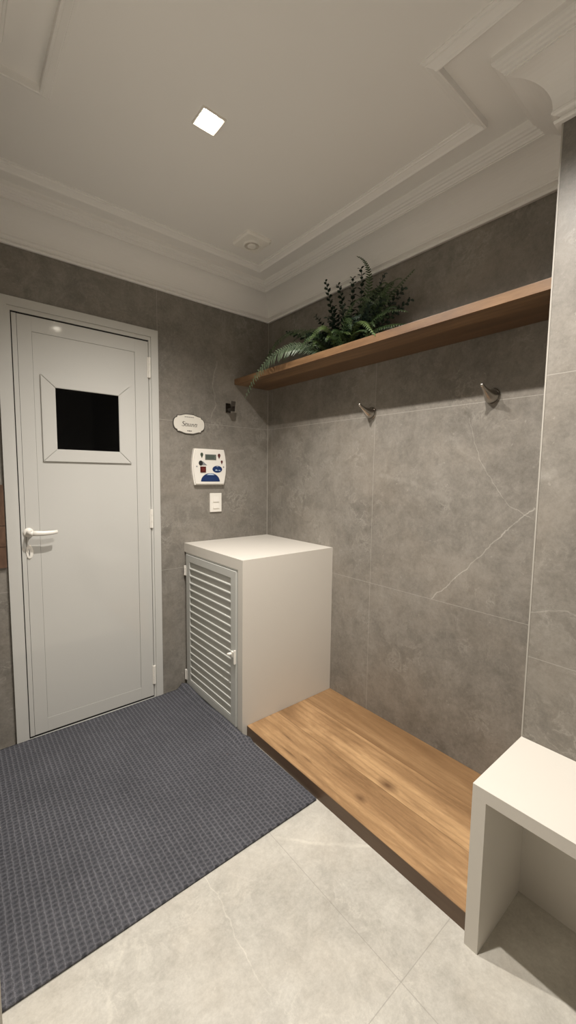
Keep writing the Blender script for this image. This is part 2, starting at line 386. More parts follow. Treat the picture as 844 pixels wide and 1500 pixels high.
# ------------------------------------------------------------ door_1
door = empty('door_1', (-1.158, 0, 0), kind='structure')
XL, XR, ZT = -1.530, -0.785, 2.140
fr = new()
FW = 0.040
outline = [(XL, 0), (XL, ZT), (XR, ZT), (XR, 0), (XR - FW, 0), (XR - FW, ZT - FW), (XL + FW, ZT - FW), (XL + FW, 0)]
prism(fr, outline, 0.0, -0.016, 1)
o2 = 0.052
outline2 = [(XL + FW - .001, 0), (XL + FW - .001, ZT - FW + .001), (XR - FW + .001, ZT - FW + .001), (XR - FW + .001, 0), (XR - o2, 0), (XR - o2, ZT - o2 - .008), (XL + o2 + .001, ZT - o2 - .008), (XL + o2 + .001, 0)]
prism(fr, outline2, 0.0, -0.009, 1)
bx(fr, XL + FW, XR - FW, -0.012, 0.0, 0.0, 0.007)
obj('door_frame', fr, m_alu, door)
obj('gap_shade_sheet', bx(new(), XL + o2 - .001, XR - o2 + .001, -0.0015, -0.0003, 0.007, ZT - o2 - .007), m_gap, door)  # black sheet behind the leaf, painting the shade in the gap round it
lx0, lx1, lz0, lz1 = -1.473, -0.8395, 0.019, 2.072
lf = new()
# leaf: border boards round a slightly recessed panel
px0, px1, pz0, pz1 = -1.3945, -0.914, 0.089, 2.003
Y0, Y1 = -0.0012, -0.008
bx(lf, lx0, lx0 + 0.019, Y0, Y1 - 0.0025, lz0, lz1, 0.0012)
bx(lf, lx0 + 0.0205, px0, Y0, Y1, lz0, lz1, 0.0008)
bx(lf, px1, lx1, Y0, Y1, lz0, lz1, 0.0008)
bx(lf, px0, px1, Y0, Y1, lz0, pz0, 0.0008)
bx(lf, px0, px1, Y0, Y1, pz1, lz1, 0.0008)
bx(lf, px0 + 0.001, px1 - 0.001, Y0, Y1 + 0.0022, pz0 + 0.001, pz1 - 0.001)
leaf = obj('door_leaf', lf, m_alu, door)
# window in the leaf
wx0, wx1, wz0, wz1 = -1.367, -0.944, 1.396, 1.812
gx0, gx1, gz0, gz1 = -1.305, -1.006, 1.458, 1.755
wf = new()
def mitred(bm, ax0, ax1, az0, az1, bx0, bx1, bz0, bz1, ya, yb, g=0.0006):
    quads = [[(ax0, az0), (ax1, az0), (bx1, bz0), (bx0, bz0)], [(ax1, az0), (ax1, az1), (bx1, bz1), (bx1, bz0)],
             [(ax1, az1), (ax0, az1), (bx0, bz1), (bx1, bz1)], [(ax0, az1), (ax0, az0), (bx0, bz0), (bx0, bz1)]]
    for i, q in enumerate(quads):
        dx, dz = [(0, -g), (g, 0), (0, g), (-g, 0)][i]
        c = Vector((sum(p[0] for p in q) / 4, sum(p[1] for p in q) / 4))
        q = [(p[0] + (c.x - p[0]) * 0.004 if i % 2 == 0 else p[0], p[1] + (c.y - p[1]) * 0.004 if i % 2 else p[1]) for p in q]
        prism(bm, q, ya, yb, 1)
mitred(wf, wx0, wx1, wz0, wz1, gx0, gx1, gz0, gz1, Y1 + 0.002, -0.0145)
es = [e for e in wf.edges if all(v.co.y < -0.0140 for v in e.verts)]
bmesh.ops.bevel(wf, geom=es, offset=0.0018, segments=2, affect='EDGES')
obj('window_frame', wf, m_alu, leaf)
obj('window_pane', bx(new(), gx0 - .004, gx1 + .004, Y1 - 0.0002, -0.0095, gz0 - .004, gz1 + .004), m_dark_interior_glass, leaf)
# lever handle
hb = new(); HX, HZ = -1.443, 1.052
tube(hb, [(HX, -0.0075, HZ), (HX, -0.014, HZ), (HX, -0.018, HZ)], [0.0225, 0.0225, 0.019], 24)
tube(hb, [(HX, -0.014, HZ), (HX, -0.040, HZ), (HX + 0.004, -0.052, HZ), (HX + 0.014, -0.058, HZ)], [0.011, 0.0105, 0.0115, 0.012], 14)
tube(hb, [(HX + 0.004, -0.056, HZ), (HX + 0.03, -0.060, HZ - .001), (HX + 0.06, -0.060, HZ - .003), (HX + 0.095, -0.059, HZ - .002), (HX + 0.117, -0.058, HZ + .001)], [0.012, 0.0125, 0.0115, 0.010, 0.0085], 14, flat=(0.7, 1.0))
obj('door_handle', hb, m_white_plastic, leaf, smooth=True)
kb = new(); KX, KZ = -1.4425, 0.956
def oval(cx, cz, rx, rz, n=28): return [(cx + rx * math.cos(2 * math.pi * k / n), cz + rz * math.sin(2 * math.pi * k / n)) for k in range(n)]
prism(kb, oval(KX, KZ, 0.0165, 0.034), -0.0075, -0.0135, 1)
bmesh.ops.bevel(kb, geom=[e for e in kb.edges if all(v.co.y < -0.013 for v in e.verts)], offset=0.003, segments=3, affect='EDGES')
prism(kb, oval(KX, KZ + 0.006, 0.0085, 0.0085, 18) , -0.0134, -0.0155, 1)
esc = obj('lock_escutcheon', kb, m_white_plastic, leaf)
kh = new(); bx(kh, KX - 0.0012, KX + 0.0012, -0.0155, -0.0159, KZ - 0.016, KZ + 0.010)
prism(kh, oval(KX, KZ + 0.006, 0.0095, 0.0095, 18)[3:8][::-1], -0.0138, -0.0139, 1)
obj('keyhole', kh, m_keyhole_dark, esc)
def hinge(x, z0, z1, name='hinge'):
    h = new(); n = 3; dz = (z1 - z0) / n
    for k in range(n):
        tube(h, [(x, -0.014, z0 + k * dz + .0007), (x, -0.014, z0 + (k + 1) * dz - .0007)], [0.0068, 0.0068], 14)
    bx(h, x - 0.010, x + 0.009, -0.009, -0.0125, z0, z1, 0.0005)
    return h
for z0, z1 in ((1.876, 1.988), (1.031, 1.138), (0.093, 0.204)):
    obj('hinge', hinge(-0.8365, z0, z1), m_white_plastic, door, smooth=False)

# ------------------------------------------------------------ lamps
def downlight(x, y, label):
    t = empty('recessed_downlight', (x, y, HC), label, 'ceiling light', 'square recessed downlights')
    f = new(); a, b_ = 0.0435, 0.0355
    sq = lambda r, z: [f.verts.new((x + sx_ * r, y + sy2 * r, z)) for sx_, sy2 in ((-1, -1), (1, -1), (1, 1), (-1, 1))]
    rs = [sq(a, HC), sq(a, HC - .005), sq(b_ + .004, HC - .006), sq(b_, HC - .002), sq(b_ - 0.001, HC + .012), sq(0.0235, HC + 0.0125)]
    for r0, r1 in zip(rs[:-1], rs[1:]):
        for k in range(4): f.faces.new((r0[k], r0[(k + 1) % 4], r1[(k + 1) % 4], r1[k]))
    obj('lamp_frame', f, m_white_plastic, t)
    c = new(); bx(c, x - .033, x + .033, y - .033, y + .033, HC + .030, HC + .034)
    for (x0, x1, y0, y1) in ((-.033, -.031, -.033, .033), (.031, .033, -.033, .033), (-.033, .033, -.033, -.031), (-.033, .033, .031, .033)):
        bx(c, x + x0, x + x1, y + y0, y + y1, HC + .012, HC + .030)
    obj('lamp_housing', c, m_white_plastic, t)
    b = new(); tube(b, [(x, y, HC + .029), (x, y, HC + .014), (x, y, HC + .006), (x, y, HC + .002)], [0.0260, 0.0260, 0.023, 0.016], 24)
    obj('bulb', b, m_bulb, t, smooth=False)
    l = bpy.data.lights.new('lamp_light', 'SPOT'); l.energy = LAMP_POWER; l.color = LAMP_COLOR
    l.spot_size = math.radians(138); l.spot_blend = 1.0; l.shadow_soft_size = 0.018
    lo = bpy.data.objects.new('lamp_light', l); COL.objects.link(lo); lo.parent = t; lo.location = (0, 0, -0.008)
    return t
downlight(*LAMPS[0], 'small square recessed downlight glowing in the middle of the ceiling')
for la in LAMPS[1:]:
    downlight(*la, 'square recessed downlight in the ceiling above the bench end, just out of the photo')

# ------------------------------------------------------------ vent
VX, VY = -0.450, -0.455
m_vent = plain('vent_plastic', (0.90, 0.885, 0.84), 0.3, noise=0.005)
t = empty('ceiling_vent', (VX, VY, HC), 'white square exhaust vent with a round grille on the ceiling near the corner', 'ceiling vent')
def rsq(cx, cy, r, cr, n=6):
    out = []
    for qx, qy, a0 in ((1, 1, 0), (-1, 1, 90), (-1, -1, 180), (1, -1, 270)):
        for k in range(n + 1):
            a = math.radians(a0 + 90 * k / n)
            out.append((cx + qx * (r - cr) + cr * math.cos(a), cy + qy * (r - cr) + cr * math.sin(a)))
    return out
f = new(); rings = []
N = 28
for r, cr, z in ((0.077, 0.018, HC), (0.077, 0.018, HC - .008), (0.070, 0.018, HC - .016), (0.058, 0.02, HC - .018)):
    rings.append([f.verts.new((a, b, z)) for a, b in rsq(VX, VY, r, cr)])
def circ(r, z): return [f.verts.new((VX + r * math.cos(math.radians(45)*0 + 2 * math.pi * (k + .5) / N), VY + r * math.sin(2 * math.pi * (k + .5) / N), z)) for k in range(N)]
rings += [circ(0.046, HC - .020), circ(0.043, HC - .026), circ(0.038, HC - .026), circ(0.036, HC - .010)]
for r0, r1 in zip(rings[:-1], rings[1:]):
    for k in range(N): f.faces.new((r0[k], r0[(k + 1) % N], r1[(k + 1) % N], r1[k]))
f.faces.new(rings[-1])
obj('vent_plate', f, m_vent, t)
f = new(); tube(f, [(VX, VY, HC - .012), (VX, VY, HC - .026), (VX, VY, HC - .029)], [0.024, 0.024, 0.019], 24)
obj('vent_cap', f, m_vent, t)
f = new()
for k in range(24):
    a = 2 * math.pi * k / 24; c, s = math.cos(a), math.sin(a); w_ = 0.0011
    pts = []
    for r in (0.0235, 0.0375):
        for d in (-w_, w_):
            pts.append((VX + r * c - d * s, VY + r * s + d * c))
    prism(f, [pts[0], pts[1], pts[3], pts[2]], HC - .013, HC - .025, 2)
obj('vent_grille', f, m_white_plastic, t)

# ------------------------------------------------------------ cabinet with louvred door
BT = 0.032
cab = empty('louvred_cabinet', (-BW / 2, -BD / 2, 0), 'cream white box cabinet with a louvred side door standing in the corner', 'cabinet')
b = new()
bx(b, -BW, -0.001, -BD, -0.001, BH - 0.055, BH)
bx(b, -BW, -0.001, -BD, -BD + 0.042, 0.001, BH - 0.055)           # front board
bx(b, -BW + 0.03, -0.001, -BD + .043, -BD + .048, 0.001, BH - 0.056)
bx(b, -0.02, -0.001, -BD + 0.05, -0.001, 0.001, BH - 0.056)
bx(b, -BW + 0.012, -0.021, -0.016, -0.001, 0.001, BH - 0.056)
body = obj('cabinet_body', b, m_quartz, cab)
obj('cabinet_interior', bx(new(), -BW + 0.05, -BW + 0.055, -BD + 0.05, -0.018, 0.01, BH - 0.06), plain('cabinet_inside', (0.30, 0.29, 0.26), 0.7), cab)
# door frame (fixed) and leaf: opening y from -0.611 (front) to -0.016 (back)
dy0, dy1, dz0, dz1 = -0.604, -0.022, 0.030, 0.862
fr = new()
def rect_frame_yz(bm, y0, y1, z0, z1, w_y, w_z, x0, x1, bev=0.001):
    bx(bm, x0, x1, y0, y0 + w_y, z0, z1, bev); bx(bm, x0, x1, y1 - w_y, y1, z0, z1, bev)
    bx(bm, x0, x1, y0 + w_y, y1 - w_y, z0, z0 + w_z, bev); bx(bm, x0, x1, y0 + w_y, y1 - w_y, z1 - w_z, z1, bev)
rect_frame_yz(fr, dy0 - .006, dy1 + .006, 0.004, dz1 + 0.004, 0.012, 0.007, -BW + 0.003, -BW + 0.03)
obj('louvre_frame', fr, m_alu2, cab)
dl = new()
rect_frame_yz(dl, dy0 + .008, dy1 - .008, 0.030, dz1 - 0.006, 0.047, 0.040, -BW - 0.004, -BW + 0.022)
ldoor = obj('louvre_door', dl, m_alu2, cab)
sy0, sy1 = dy0 + .055, dy1 - .055
n = 17; z_lo, z_hi = 0.071, 0.815
pitch = (z_hi - z_lo) / n
for k in range(n):
    z = z_lo + k * pitch
    s = new()
    # blade leaning in and up, with a rounded drip lip along its outer, lower edge
    pr = [(-BW - 0.0035, z + 0.0005), (-BW - 0.0035, z + 0.0065), (-BW + 0.001, z + 0.0075), (-BW + 0.019, z + pitch * 0.98), (-BW + 0.0205, z + pitch * 0.93), (-BW + 0.0035, z + 0.0005)]
    v0 = [s.verts.new((a, sy0, c)) for a, c in pr]; v1 = [s.verts.new((a, sy1, c)) for a, c in pr]
    s.faces.new(v0); s.faces.new(v1[::-1])
    for i in range(len(pr)): s.faces.new((v0[i], v0[(i + 1) % len(pr)], v1[(i + 1) % len(pr)], v1[i]))
    obj('louvre_slat', s, m_alu2, ldoor)
for z0, z1 in ((0.725, 0.785), (0.060, 0.123)):
    h = new()
    for k in range(3):
        dz = (z1 - z0) / 3
        tube(h, [(-BW - 0.004, -0.016, z0 + k * dz + .0007), (-BW - 0.004, -0.016, z0 + (k + 1) * dz - .0007)], [0.0062, 0.0062], 12)
    bx(h, -BW - 0.006, -BW + 0.002, -0.034, -0.016, z0, z1, 0.0005)
    obj('hinge', h, m_white_plastic, cab)
h = new()
bx(h, -BW - 0.012, -BW - 0.004, -0.592, -0.560, 0.405, 0.435, 0.002)
tube(h, [(-BW - 0.010, -0.563, 0.420), (-BW - 0.022, -0.560, 0.420), (-BW - 0.026, -0.553, 0.418)], [0.007, 0.008, 0.006], 10)
bx(h, -BW - 0.016, -BW - 0.004, -0.600, -0.592, 0.375, 0.448, 0.002)
obj('latch', h, m_white_plastic, ldoor)

# ------------------------------------------------------------ platform
PX, PH = -0.603, 0.0585
b = new(); bx(b, PX, -0.0015, -L + 0.0015, -BD - 0.0015, 0.0, PH, 0.0012)
plat = obj('wooden_platform', b, m_plat)
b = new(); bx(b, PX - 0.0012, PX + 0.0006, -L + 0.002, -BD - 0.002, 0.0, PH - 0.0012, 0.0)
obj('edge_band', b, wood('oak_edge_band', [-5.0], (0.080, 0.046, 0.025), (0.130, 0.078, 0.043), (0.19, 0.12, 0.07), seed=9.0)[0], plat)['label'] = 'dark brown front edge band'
tag(plat, 'low oak plank platform on the floor between the white cabinet and the bench', 'platform')

# ------------------------------------------------------------ bench
BX, BZ, BTH = -0.6373, 0.496, 0.038
bench = empty('white_bench', (-0.47, -2.4, 0), 'white slab bench with open underside against the right-hand pillar wall', 'bench')
BY1 = -3.05
obj('seat', bx(new(), BX, -P - 0.001, BY1, -L, BZ - BTH, BZ, 0.001), m_quartz, bench)
obj('side_panel', bx(new(), BX, -P - 0.001, -L - BTH, -L, 0.0, BZ - BTH, 0.0), m_quartz, bench)
obj('side_panel', bx(new(), BX, -P - 0.001, BY1, BY1 + BTH, 0.0, BZ - BTH, 0.0), m_quartz, bench)
obj('back_panel', bx(new(), -0.352, -P - 0.001, BY1 + BTH, -L - BTH, 0.0, BZ - BTH, 0.0), m_quartz, bench)

# ------------------------------------------------------------ shelf
b = new(); bx(b, -0.273, -0.0015, -L + 0.0015, -0.0015, 1.923, 1.957, 0.001)
tag(obj('wall_shelf', b, m_shelf), 'long oak wall shelf running from the corner to the pillar above the hooks', 'shelf')

# ------------------------------------------------------------ floor mat
def ss(a, b, x):
    x = max(0, min(1, (x - a) / (b - a))); return x * x * (3 - 2 * x)
b = new()
X0, X1m, Yn, Yb = XP + 0.003, -0.612, -1.183, -0.014
nx, ny = 96, 96
grid = []
def mat_xy(i, j):
    x = X0 + (X1m - X0) * i / nx; y = Yn + (Yb - Yn) * j / ny
    return x, y
top = {}; bot = {}
def hgt(x, y):
    h = 0.009
    inb = ss(-0.74, -0.645, y)                       # beside the cabinet the mat rides up its face
    e = ss(-0.705, -0.645, x)
    h += inb * e * (0.030 + 0.010 * math.sin(y * 9 + 1.0) * ss(-0.6, -0.3, y))
    h += 0.0012 * math.sin(x * 7 + y * 5)
    return h
def xlim(y):                                        # right-hand edge
    return -0.6395 + (0.0285) * ss(-0.660, -0.690, y) if True else 0
for i in range(nx + 1):
    for j in range(ny + 1):
        y = Yn + (Yb - Yn) * j / ny
        xr = -0.6395 - 0.022 * ss(-0.06, -0.014, y) if y > -0.660 else -0.6395 + 0.0275 * ss(-0.660, -0.700, y)
        x0 = X0 if y < YP0 - 0.002 else X0
        x = x0 + (xr - x0) * i / nx
        yy = y
        top[i, j] = b.verts.new((x, yy, hgt(x, yy))); bot[i, j] = b.verts.new((x, yy, hgt(x, yy) - 0.0075))
for i in range(nx):
    for j in range(ny):
        b.faces.new((top[i, j], top[i + 1, j], top[i + 1, j + 1], top[i, j + 1]))
        b.faces.new((bot[i, j], bot[i, j + 1], bot[i + 1, j + 1], bot[i + 1, j]))
for i in range(nx):
    b.faces.new((top[i, 0], bot[i, 0], bot[i + 1, 0], top[i + 1, 0])); b.faces.new((top[i, ny], top[i + 1, ny], bot[i + 1, ny], bot[i, ny]))
for j in range(ny):
    b.faces.new((top[0, j], top[0, j + 1], bot[0, j + 1], bot[0, j])); b.faces.new((top[nx, j], bot[nx, j], bot[nx, j + 1], top[nx, j + 1]))
tag(obj('floor_mat', b, m_carpet, smooth=True), 'blue-grey woven ribbed floor mat in front of the white door', 'floor mat')

# ------------------------------------------------------------ brown board left of the door
b = new()
bx(b, -1.86, -1.535, -0.014, -0.001, 1.093, 1.283, 0.001); bx(b, -1.86, -1.535, -0.014, -0.001, 0.993, 1.0905, 0.001); bx(b, -1.86, -1.535, -0.014, -0.001, 0.892, 0.991, 0.001)
tag(obj('wooden_wall_board', b, m_board), 'brown wooden board on the wall at the left edge beside the door frame', 'wall board')

# ------------------------------------------------------------ hooks
def make_hook():
    t = empty('robe_hook', (0, 0, 0))
    # built along -X: wall plate at x=0, horn rising outward
    bs = new(); tube(bs, [(-0.0005, 0, 0), (-0.006, 0, 0), (-0.009, 0, 0)], [0.031, 0.031, 0.029], 28)
    a = obj('wall_plate', bs, m_chrome, t, smooth=False)
    h = new()
    pts = [(-0.009, 0, -0.001), (-0.020, 0, -0.001), (-0.035, 0, 0.003), (-0.052, 0, 0.010), (-0.072, 0, 0.019), (-0.090, 0, 0.028), (-0.100, 0, 0.034), (-0.103, 0, 0.036)]
    tube(h, pts, [0.0295, 0.0265, 0.0205, 0.0145, 0.0095, 0.0070, 0.0072, 0.0045], 24)
    c = obj('horn', h, m_chrome, t, smooth=True)
    return t, a, c
HG = 'trumpet shaped steel robe hooks'
first = make_hook()
def put_hook(src, loc, rz, label):
    if src is first and not first[0].get('label'):
        r = src[0]
    else:
        r = src[0].copy(); COL.objects.link(r)
        for ch in src[1:]:
            c = ch.copy(); COL.objects.link(c); c.parent = r
    r.location = loc; r.rotation_euler = (0, 0, rz); tag(r, label, 'wall hook', HG); return r
put_hook(first, (-0.0, -0.912, 1.673), 0, 'trumpet shaped steel robe hook on the long wall, the one under the plant')
put_hook(first, (-0.0, -1.535, 1.673), 0, 'trumpet shaped steel robe hook on the long wall, the one nearest the pillar')
HX0, HZ0 = -0.322, 1.768
t = empty('robe_hook', (HX0, 0, HZ0), 'small dark chrome square robe hook on the door wall above the control panel', 'wall hook')
m_dchrome = plain('dark_chrome', (0.16, 0.15, 0.14), 0.15, metal=1.0)
obj('wall_plate', bx(new(), HX0 - .017, HX0 + .017, -0.008, -0.0005, HZ0 - .030, HZ0 + .030, 0.002), m_dchrome, t)
b = new(); bx(b, HX0 - .010, HX0 + .010, -0.058, -0.0075, HZ0 - .022, HZ0 - .006, 0.002); obj('arm', b, m_dchrome, t)
b = new()
prism(b, [(-0.054, HZ0 - .026), (-0.062, HZ0 - .024), (-0.066, HZ0 + .004), (-0.074, HZ0 + .034), (-0.068, HZ0 + .036), (-0.058, HZ0 + .006)], HX0 - .014, HX0 + .014, 0)
obj('hook_tab', b, m_dchrome, t)

# ------------------------------------------------------------ sauna sign
SX, SZ = -0.5935, 1.6435
def sign_outline(s, n=10):
    W_, H_ = 0.104 * s, 0.0600 * s
    pts = []
    # quarter outline: bulging top, notched corner, rounded side
    q = []
    for k in range(n + 1):                 # top arc from centre to notch
        a = k / n; q.append((a * W_ * 0.70, H_ * (1.0 - 0.20 * ss(0.25, 1.0, a))))
    q += [(W_ * 0.745, H_ * 0.82), (W_ * 0.765, H_ * 0.70), (W_ * 0.80, H_ * 0.60)]
    for k in range(1, n + 1):
        a = k / n; q.append((W_ * (0.80 + 0.20 * math.sin(a * math.pi / 2)), H_ * 0.60 * (math.cos(a * math.pi / 2)) ** 0.9 if k < n else 0.0))
    pts += q
    pts += [(x, -z) for x, z in q[::-1][1:]]
    pts += [(-x, -z) for x, z in q[1:]]
    pts += [(-x, z) for x, z in q[::-1][1:-1]]
    return pts
sg = empty('sauna_sign', (SX, 0, SZ), 'small white scalloped plaque reading Sauna, on the wall beside the door', 'sign')
m_signrim = plain('sign_rim', (0.075, 0.068, 0.058), 0.5); m_ink = plain('sign_ink', (0.08, 0.07, 0.065), 0.6); m_signface = plain('sign_face', (0.70, 0.67, 0.60), 0.5)
prism(b := new(), [(SX + x, SZ + z) for x, z in sign_outline(1.0)], -0.0005, -0.006, 1); obj('sign_rim', b, m_signrim, sg)
prism(b := new(), [(SX + x * 0.955, SZ + z * 0.925) for x, z in sign_outline(1.0)], -0.0055, -0.0072, 1); obj('sign_face', b, m_signface, sg)
def text_mesh(name, body, size, loc, m, parent, shear=0.0, bold=0.0, sx=1.0):
    c = bpy.data.curves.new(name, 'FONT'); c.body = body; c.size = size; c.align_x = 'CENTER'; c.align_y = 'CENTER'
    c.shear = shear; c.offset = bold; c.extrude = 0.0003
    o = bpy.data.objects.new(name, c); COL.objects.link(o)
    dg = bpy.context.evaluated_depsgraph_get(); me = bpy.data.meshes.new_from_object(o.evaluated_get(dg))
    bpy.data.objects.remove(o); bpy.data.curves.remove(c)
    me.transform(Matrix.Translation(Vector(loc)) @ Matrix.Rotation(math.radians(90), 4, 'X') @ Matrix.Diagonal((sx, 1, 1, 1)))
    me.materials.clear(); me.materials.append(m)
    r = bpy.data.objects.new(name, me); COL.objects.link(r); r.parent = parent; r.matrix_parent_inverse = parent_inv(parent)
    return r
# the word in an italic serif hand: broad strokes with hairline joins and small serifs
def stroke(bm, pts, wd, y=-0.0077, slant=0.24):
    P_ = [Vector((p[0] + slant * p[1], p[1])) for p in pts]
    L_, R_ = [], []
    for i, p in enumerate(P_):
        d = (P_[min(i + 1, len(P_) - 1)] - P_[max(i - 1, 0)]).normalized(); nn = Vector((-d.y, d.x))
        w2 = (wd[i] if isinstance(wd, (list, tuple)) else wd) / 2
        L_.append(p + nn * w2); R_.append(p - nn * w2)
    for i in range(len(P_) - 1):
        vs = [bm.verts.new((q.x, y, q.y)) for q in (L_[i], L_[i + 1], R_[i + 1], R_[i])]
        bm.faces.new(vs)
def arc(cx, cz, rx, rz, a0, a1, n=10):
    return [(cx + rx * math.cos(math.radians(a0 + (a1 - a0) * k / n)), cz + rz * math.sin(math.radians(a0 + (a1 - a0) * k / n))) for k in range(n + 1)]
wb = new(); u = 0.001
def let_a(x):
    stroke(wb, arc(x + 6, 6.5, 4.6, 6.3, 60, 320), [.9] + [2.0, 2.8, 3.2, 3.2, 2.8, 2.2, 1.8, 1.4, 1.0, .8])
    stroke(wb, [(x + 10.6, 13), (x + 10.2, 2.4), (x + 11.4, .6), (x + 13.4, 1.6)], [2.8, 2.8, 2.0, .8])
def let_u(x):
    stroke(wb, [(x - 1, 11.6), (x + 1.2, 12.6), (x + 1.2, 3.2), (x + 3.2, .6), (x + 6, 1.6), (x + 9.0, 6)], [.8, 2.6, 2.8, 2.0, 1.0, .8])
    stroke(wb, [(x + 9.4, 13), (x + 9.2, 2.4), (x + 10.4, .6), (x + 12.4, 1.6)], [2.8, 2.8, 2.0, .8])
def let_n(x):
    stroke(wb, [(x - 1, 11.6), (x + 1.4, 12.6), (x + 1.2, 0)], [.8, 2.6, 2.8])
    stroke(wb, [(x + 1.6, 6), (x + 4.6, 11), (x + 7.6, 12.2), (x + 9.2, 10), (x + 9.2, 2.4), (x + 10.4, .6), (x + 12.2, 1.6)], [.8, 1.2, 2.0, 2.8, 2.8, 2.0, .8])
stroke(wb, [(13.2, 15.5), (12.9, 19.6)], 1.0)
stroke(wb, arc(8, 15.0, 4.6, 5.0, 30, 190) + arc(8, 5.2, 4.9, 5.4, 75, -170, 12)[0:], [1.0, 1.0, 1.2, 1.4, 1.8, 2.4, 2.8, 3.2, 3.2, 3.2, 3.2, 3.4, 3.4, 3.4, 3.2, 3.0, 2.6, 2.2, 1.8, 1.4, 1.2, 1.0, 1.0, 1.0])
stroke(wb, [(2.8, 0.4), (2.6, 4.4)], 1.0)
let_a(15.5); let_u(31); let_n(46.5); let_a(60.5)
word_w = 74.0; sc = 0.00138
for v in wb.verts: v.co = Vector((SX + (v.co.x - word_w / 2 - 1) * sc, v.co.y, SZ - 0.003 + (v.co.z - 8.5) * sc))
o = obj('lettering', wb, m_ink, sg); md = o.modifiers.new('s', 'SOLIDIFY'); md.thickness = 0.0003
b = new()
xx = SX - 0.030
for k in range(9):                                    # tiny caption over the word
    bx(b, xx, xx + 0.0045, -0.0073, -0.0076, SZ + 0.0385, SZ + 0.0425); xx += 0.0068
obj('small_caption', b, m_ink, sg)
b = new(); prism(b, oval(SX, SZ - 0.041, 0.005, 0.0035, 12), -0.0073, -0.0076, 1)
for sgn in (-1, 1):
    prism(b, oval(SX + sgn * 0.0105, SZ - 0.041, 0.0055, 0.0025, 12), -0.0073, -0.0076, 1)
obj('ornament', b, m_ink, sg)

# ------------------------------------------------------------ control panel
cp = empty('sauna_control_panel', (-0.463, 0, 1.389), 'white sauna control panel with small display, red switch and blue labels', 'control panel')
CXc, CZc = -0.4655, 1.3885
def barrel(w_top, w_mid, h, n=10, cr=0.006):
    pts = []
    for k in range(n + 1):
        a = -1 + 2 * k / n; pts.append((w_top + (w_mid - w_top) * (1 - a * a), a * h))
    left = [(-x, z) for x, z in pts[::-1]]
    return [(CXc + x, CZc + z) for x, z in pts + left]
b = new(); prism(b, barrel(0.1025, 0.1185, 0.111), -0.0005, -0.026, 1)
bmesh.ops.bevel(b, geom=[e for e in b.edges if all(v.co.y < -0.0255 for v in e.verts)], offset=0.007, segments=4, affect='EDGES')
obj('panel_case', b, m_white_plastic, cp)
YP = -0.0262
m_lcd = plain('lcd', (0.085, 0.105, 0.09), 0.25); m_lcdf = plain('lcd_frame', (0.20, 0.21, 0.19), 0.4); m_seg = plain('lcd_digits', (0.20, 0.23, 0.20), 0.4)
m_red = plain('red_switch', (0.085, 0.008, 0.006), 0.3); m_red2 = plain('red_rocker', (0.13, 0.020, 0.016), 0.3); m_blue = plain('blue_label', (0.009, 0.030, 0.115), 0.35); m_lblue = plain('pale_print', (0.45, 0.55, 0.68), 0.4)
m_dgrn = plain('dark_green_lens', (0.06, 0.08, 0.055), 0.3); m_dred = plain('dark_red_lens', (0.10, 0.025, 0.025), 0.3); m_blk = plain('black_print', (0.02, 0.02, 0.02), 0.5); m_grey = plain('grey_print', (0.22, 0.23, 0.24), 0.5)
b = new(); bx(b, -0.500, -0.4225, YP + .001, YP - .002, 1.4325, 1.4670, 0.001); dsp = obj('display', b, m_lcdf, cp)
obj('display_screen', bx(new(), -0.4965, -0.426, YP - .0019, YP - .0024, 1.436, 1.4635), m_lcd, dsp)
b = new()
for k, x in enumerate((-0.437,)):              # faint segment digits at the right of the screen
    for (x0, x1, z0, z1) in ((0, .008, .0165, .018), (0, .008, .008, .0095), (0, .008, 0, .0015), (-.0006, .0009, .0015, .008), (.0071, .0086, .009, .017)):
        bx(b, x + x0, x + x1, YP - .0024, YP - .0027, 1.441 + z0, 1.441 + z1)
obj('digits', b, m_seg, dsp)
def drop(cx, cz, r, tail, n=16):
    pts = [(cx + r * math.cos(math.radians(-30 + 240 * k / n)), cz + r * 1.15 * math.sin(math.radians(-30 + 240 * k / n))) for k in range(n + 1)]
    pts.append((cx, cz - tail)); return pts
for (cx, cz, r, tl, mm, nm) in ((-0.5225, 1.4645, 0.0095, 0.022, m_dgrn, 'indicator_lens'), (-0.402, 1.4625, 0.0095, 0.022, m_dred, 'indicator_lens'), (-0.3825, 1.424, 0.0070, 0.018, m_dred, 'indicator_lens')):
    b = new(); prism(b, drop(cx, cz, r, tl), YP + .001, YP - .0015, 1); obj(nm, b, mm, cp)
b = new(); prism(b, oval(-0.530, 1.4115, 0.0135, 0.0155, 20), YP + .001, YP - .0018, 1); kn = obj('knob', b, m_blk, cp)
b = new(); prism(b, [(-0.522, 1.424), (-0.512, 1.420), (-0.486, 1.3985), (-0.526, 1.3985)], YP + .001, YP - .0010, 1); obj('knob_pointer', b, m_grey, kn)
b = new(); bx(b, -0.5335, -0.4955, YP + .001, YP - .004, 1.3545, 1.3905, 0.0015); sw = obj('power_switch', b, m_red, cp)
b = new(); bx(b, -0.5235, -0.5055, YP - .0038, YP - .006, 1.3615, 1.3830, 0.001); obj('rocker', b, m_red2, sw)
b = new(); prism(b, oval(-0.4145, 1.3755, 0.0345, 0.0215, 32), YP + .001, YP - .0012, 1); ov = obj('oval_label', b, m_blue, cp)
b = new()
prism(b, [(-0.430, 1.366), (-0.424, 1.377), (-0.419, 1.371), (-0.412, 1.371), (-0.412, 1.367)], YP - .0012, YP - .0015, 1)
prism(b, [(-0.408, 1.367), (-0.404, 1.371), (-0.392, 1.370), (-0.394, 1.366)], YP - .0012, YP - .0015, 1)
prism(b, [(-0.421, 1.390), (-0.409, 1.390), (-0.409, 1.3925), (-0.421, 1.3925)], YP - .0012, YP - .0015, 1)
obj('label_mark', b, m_lblue, ov)
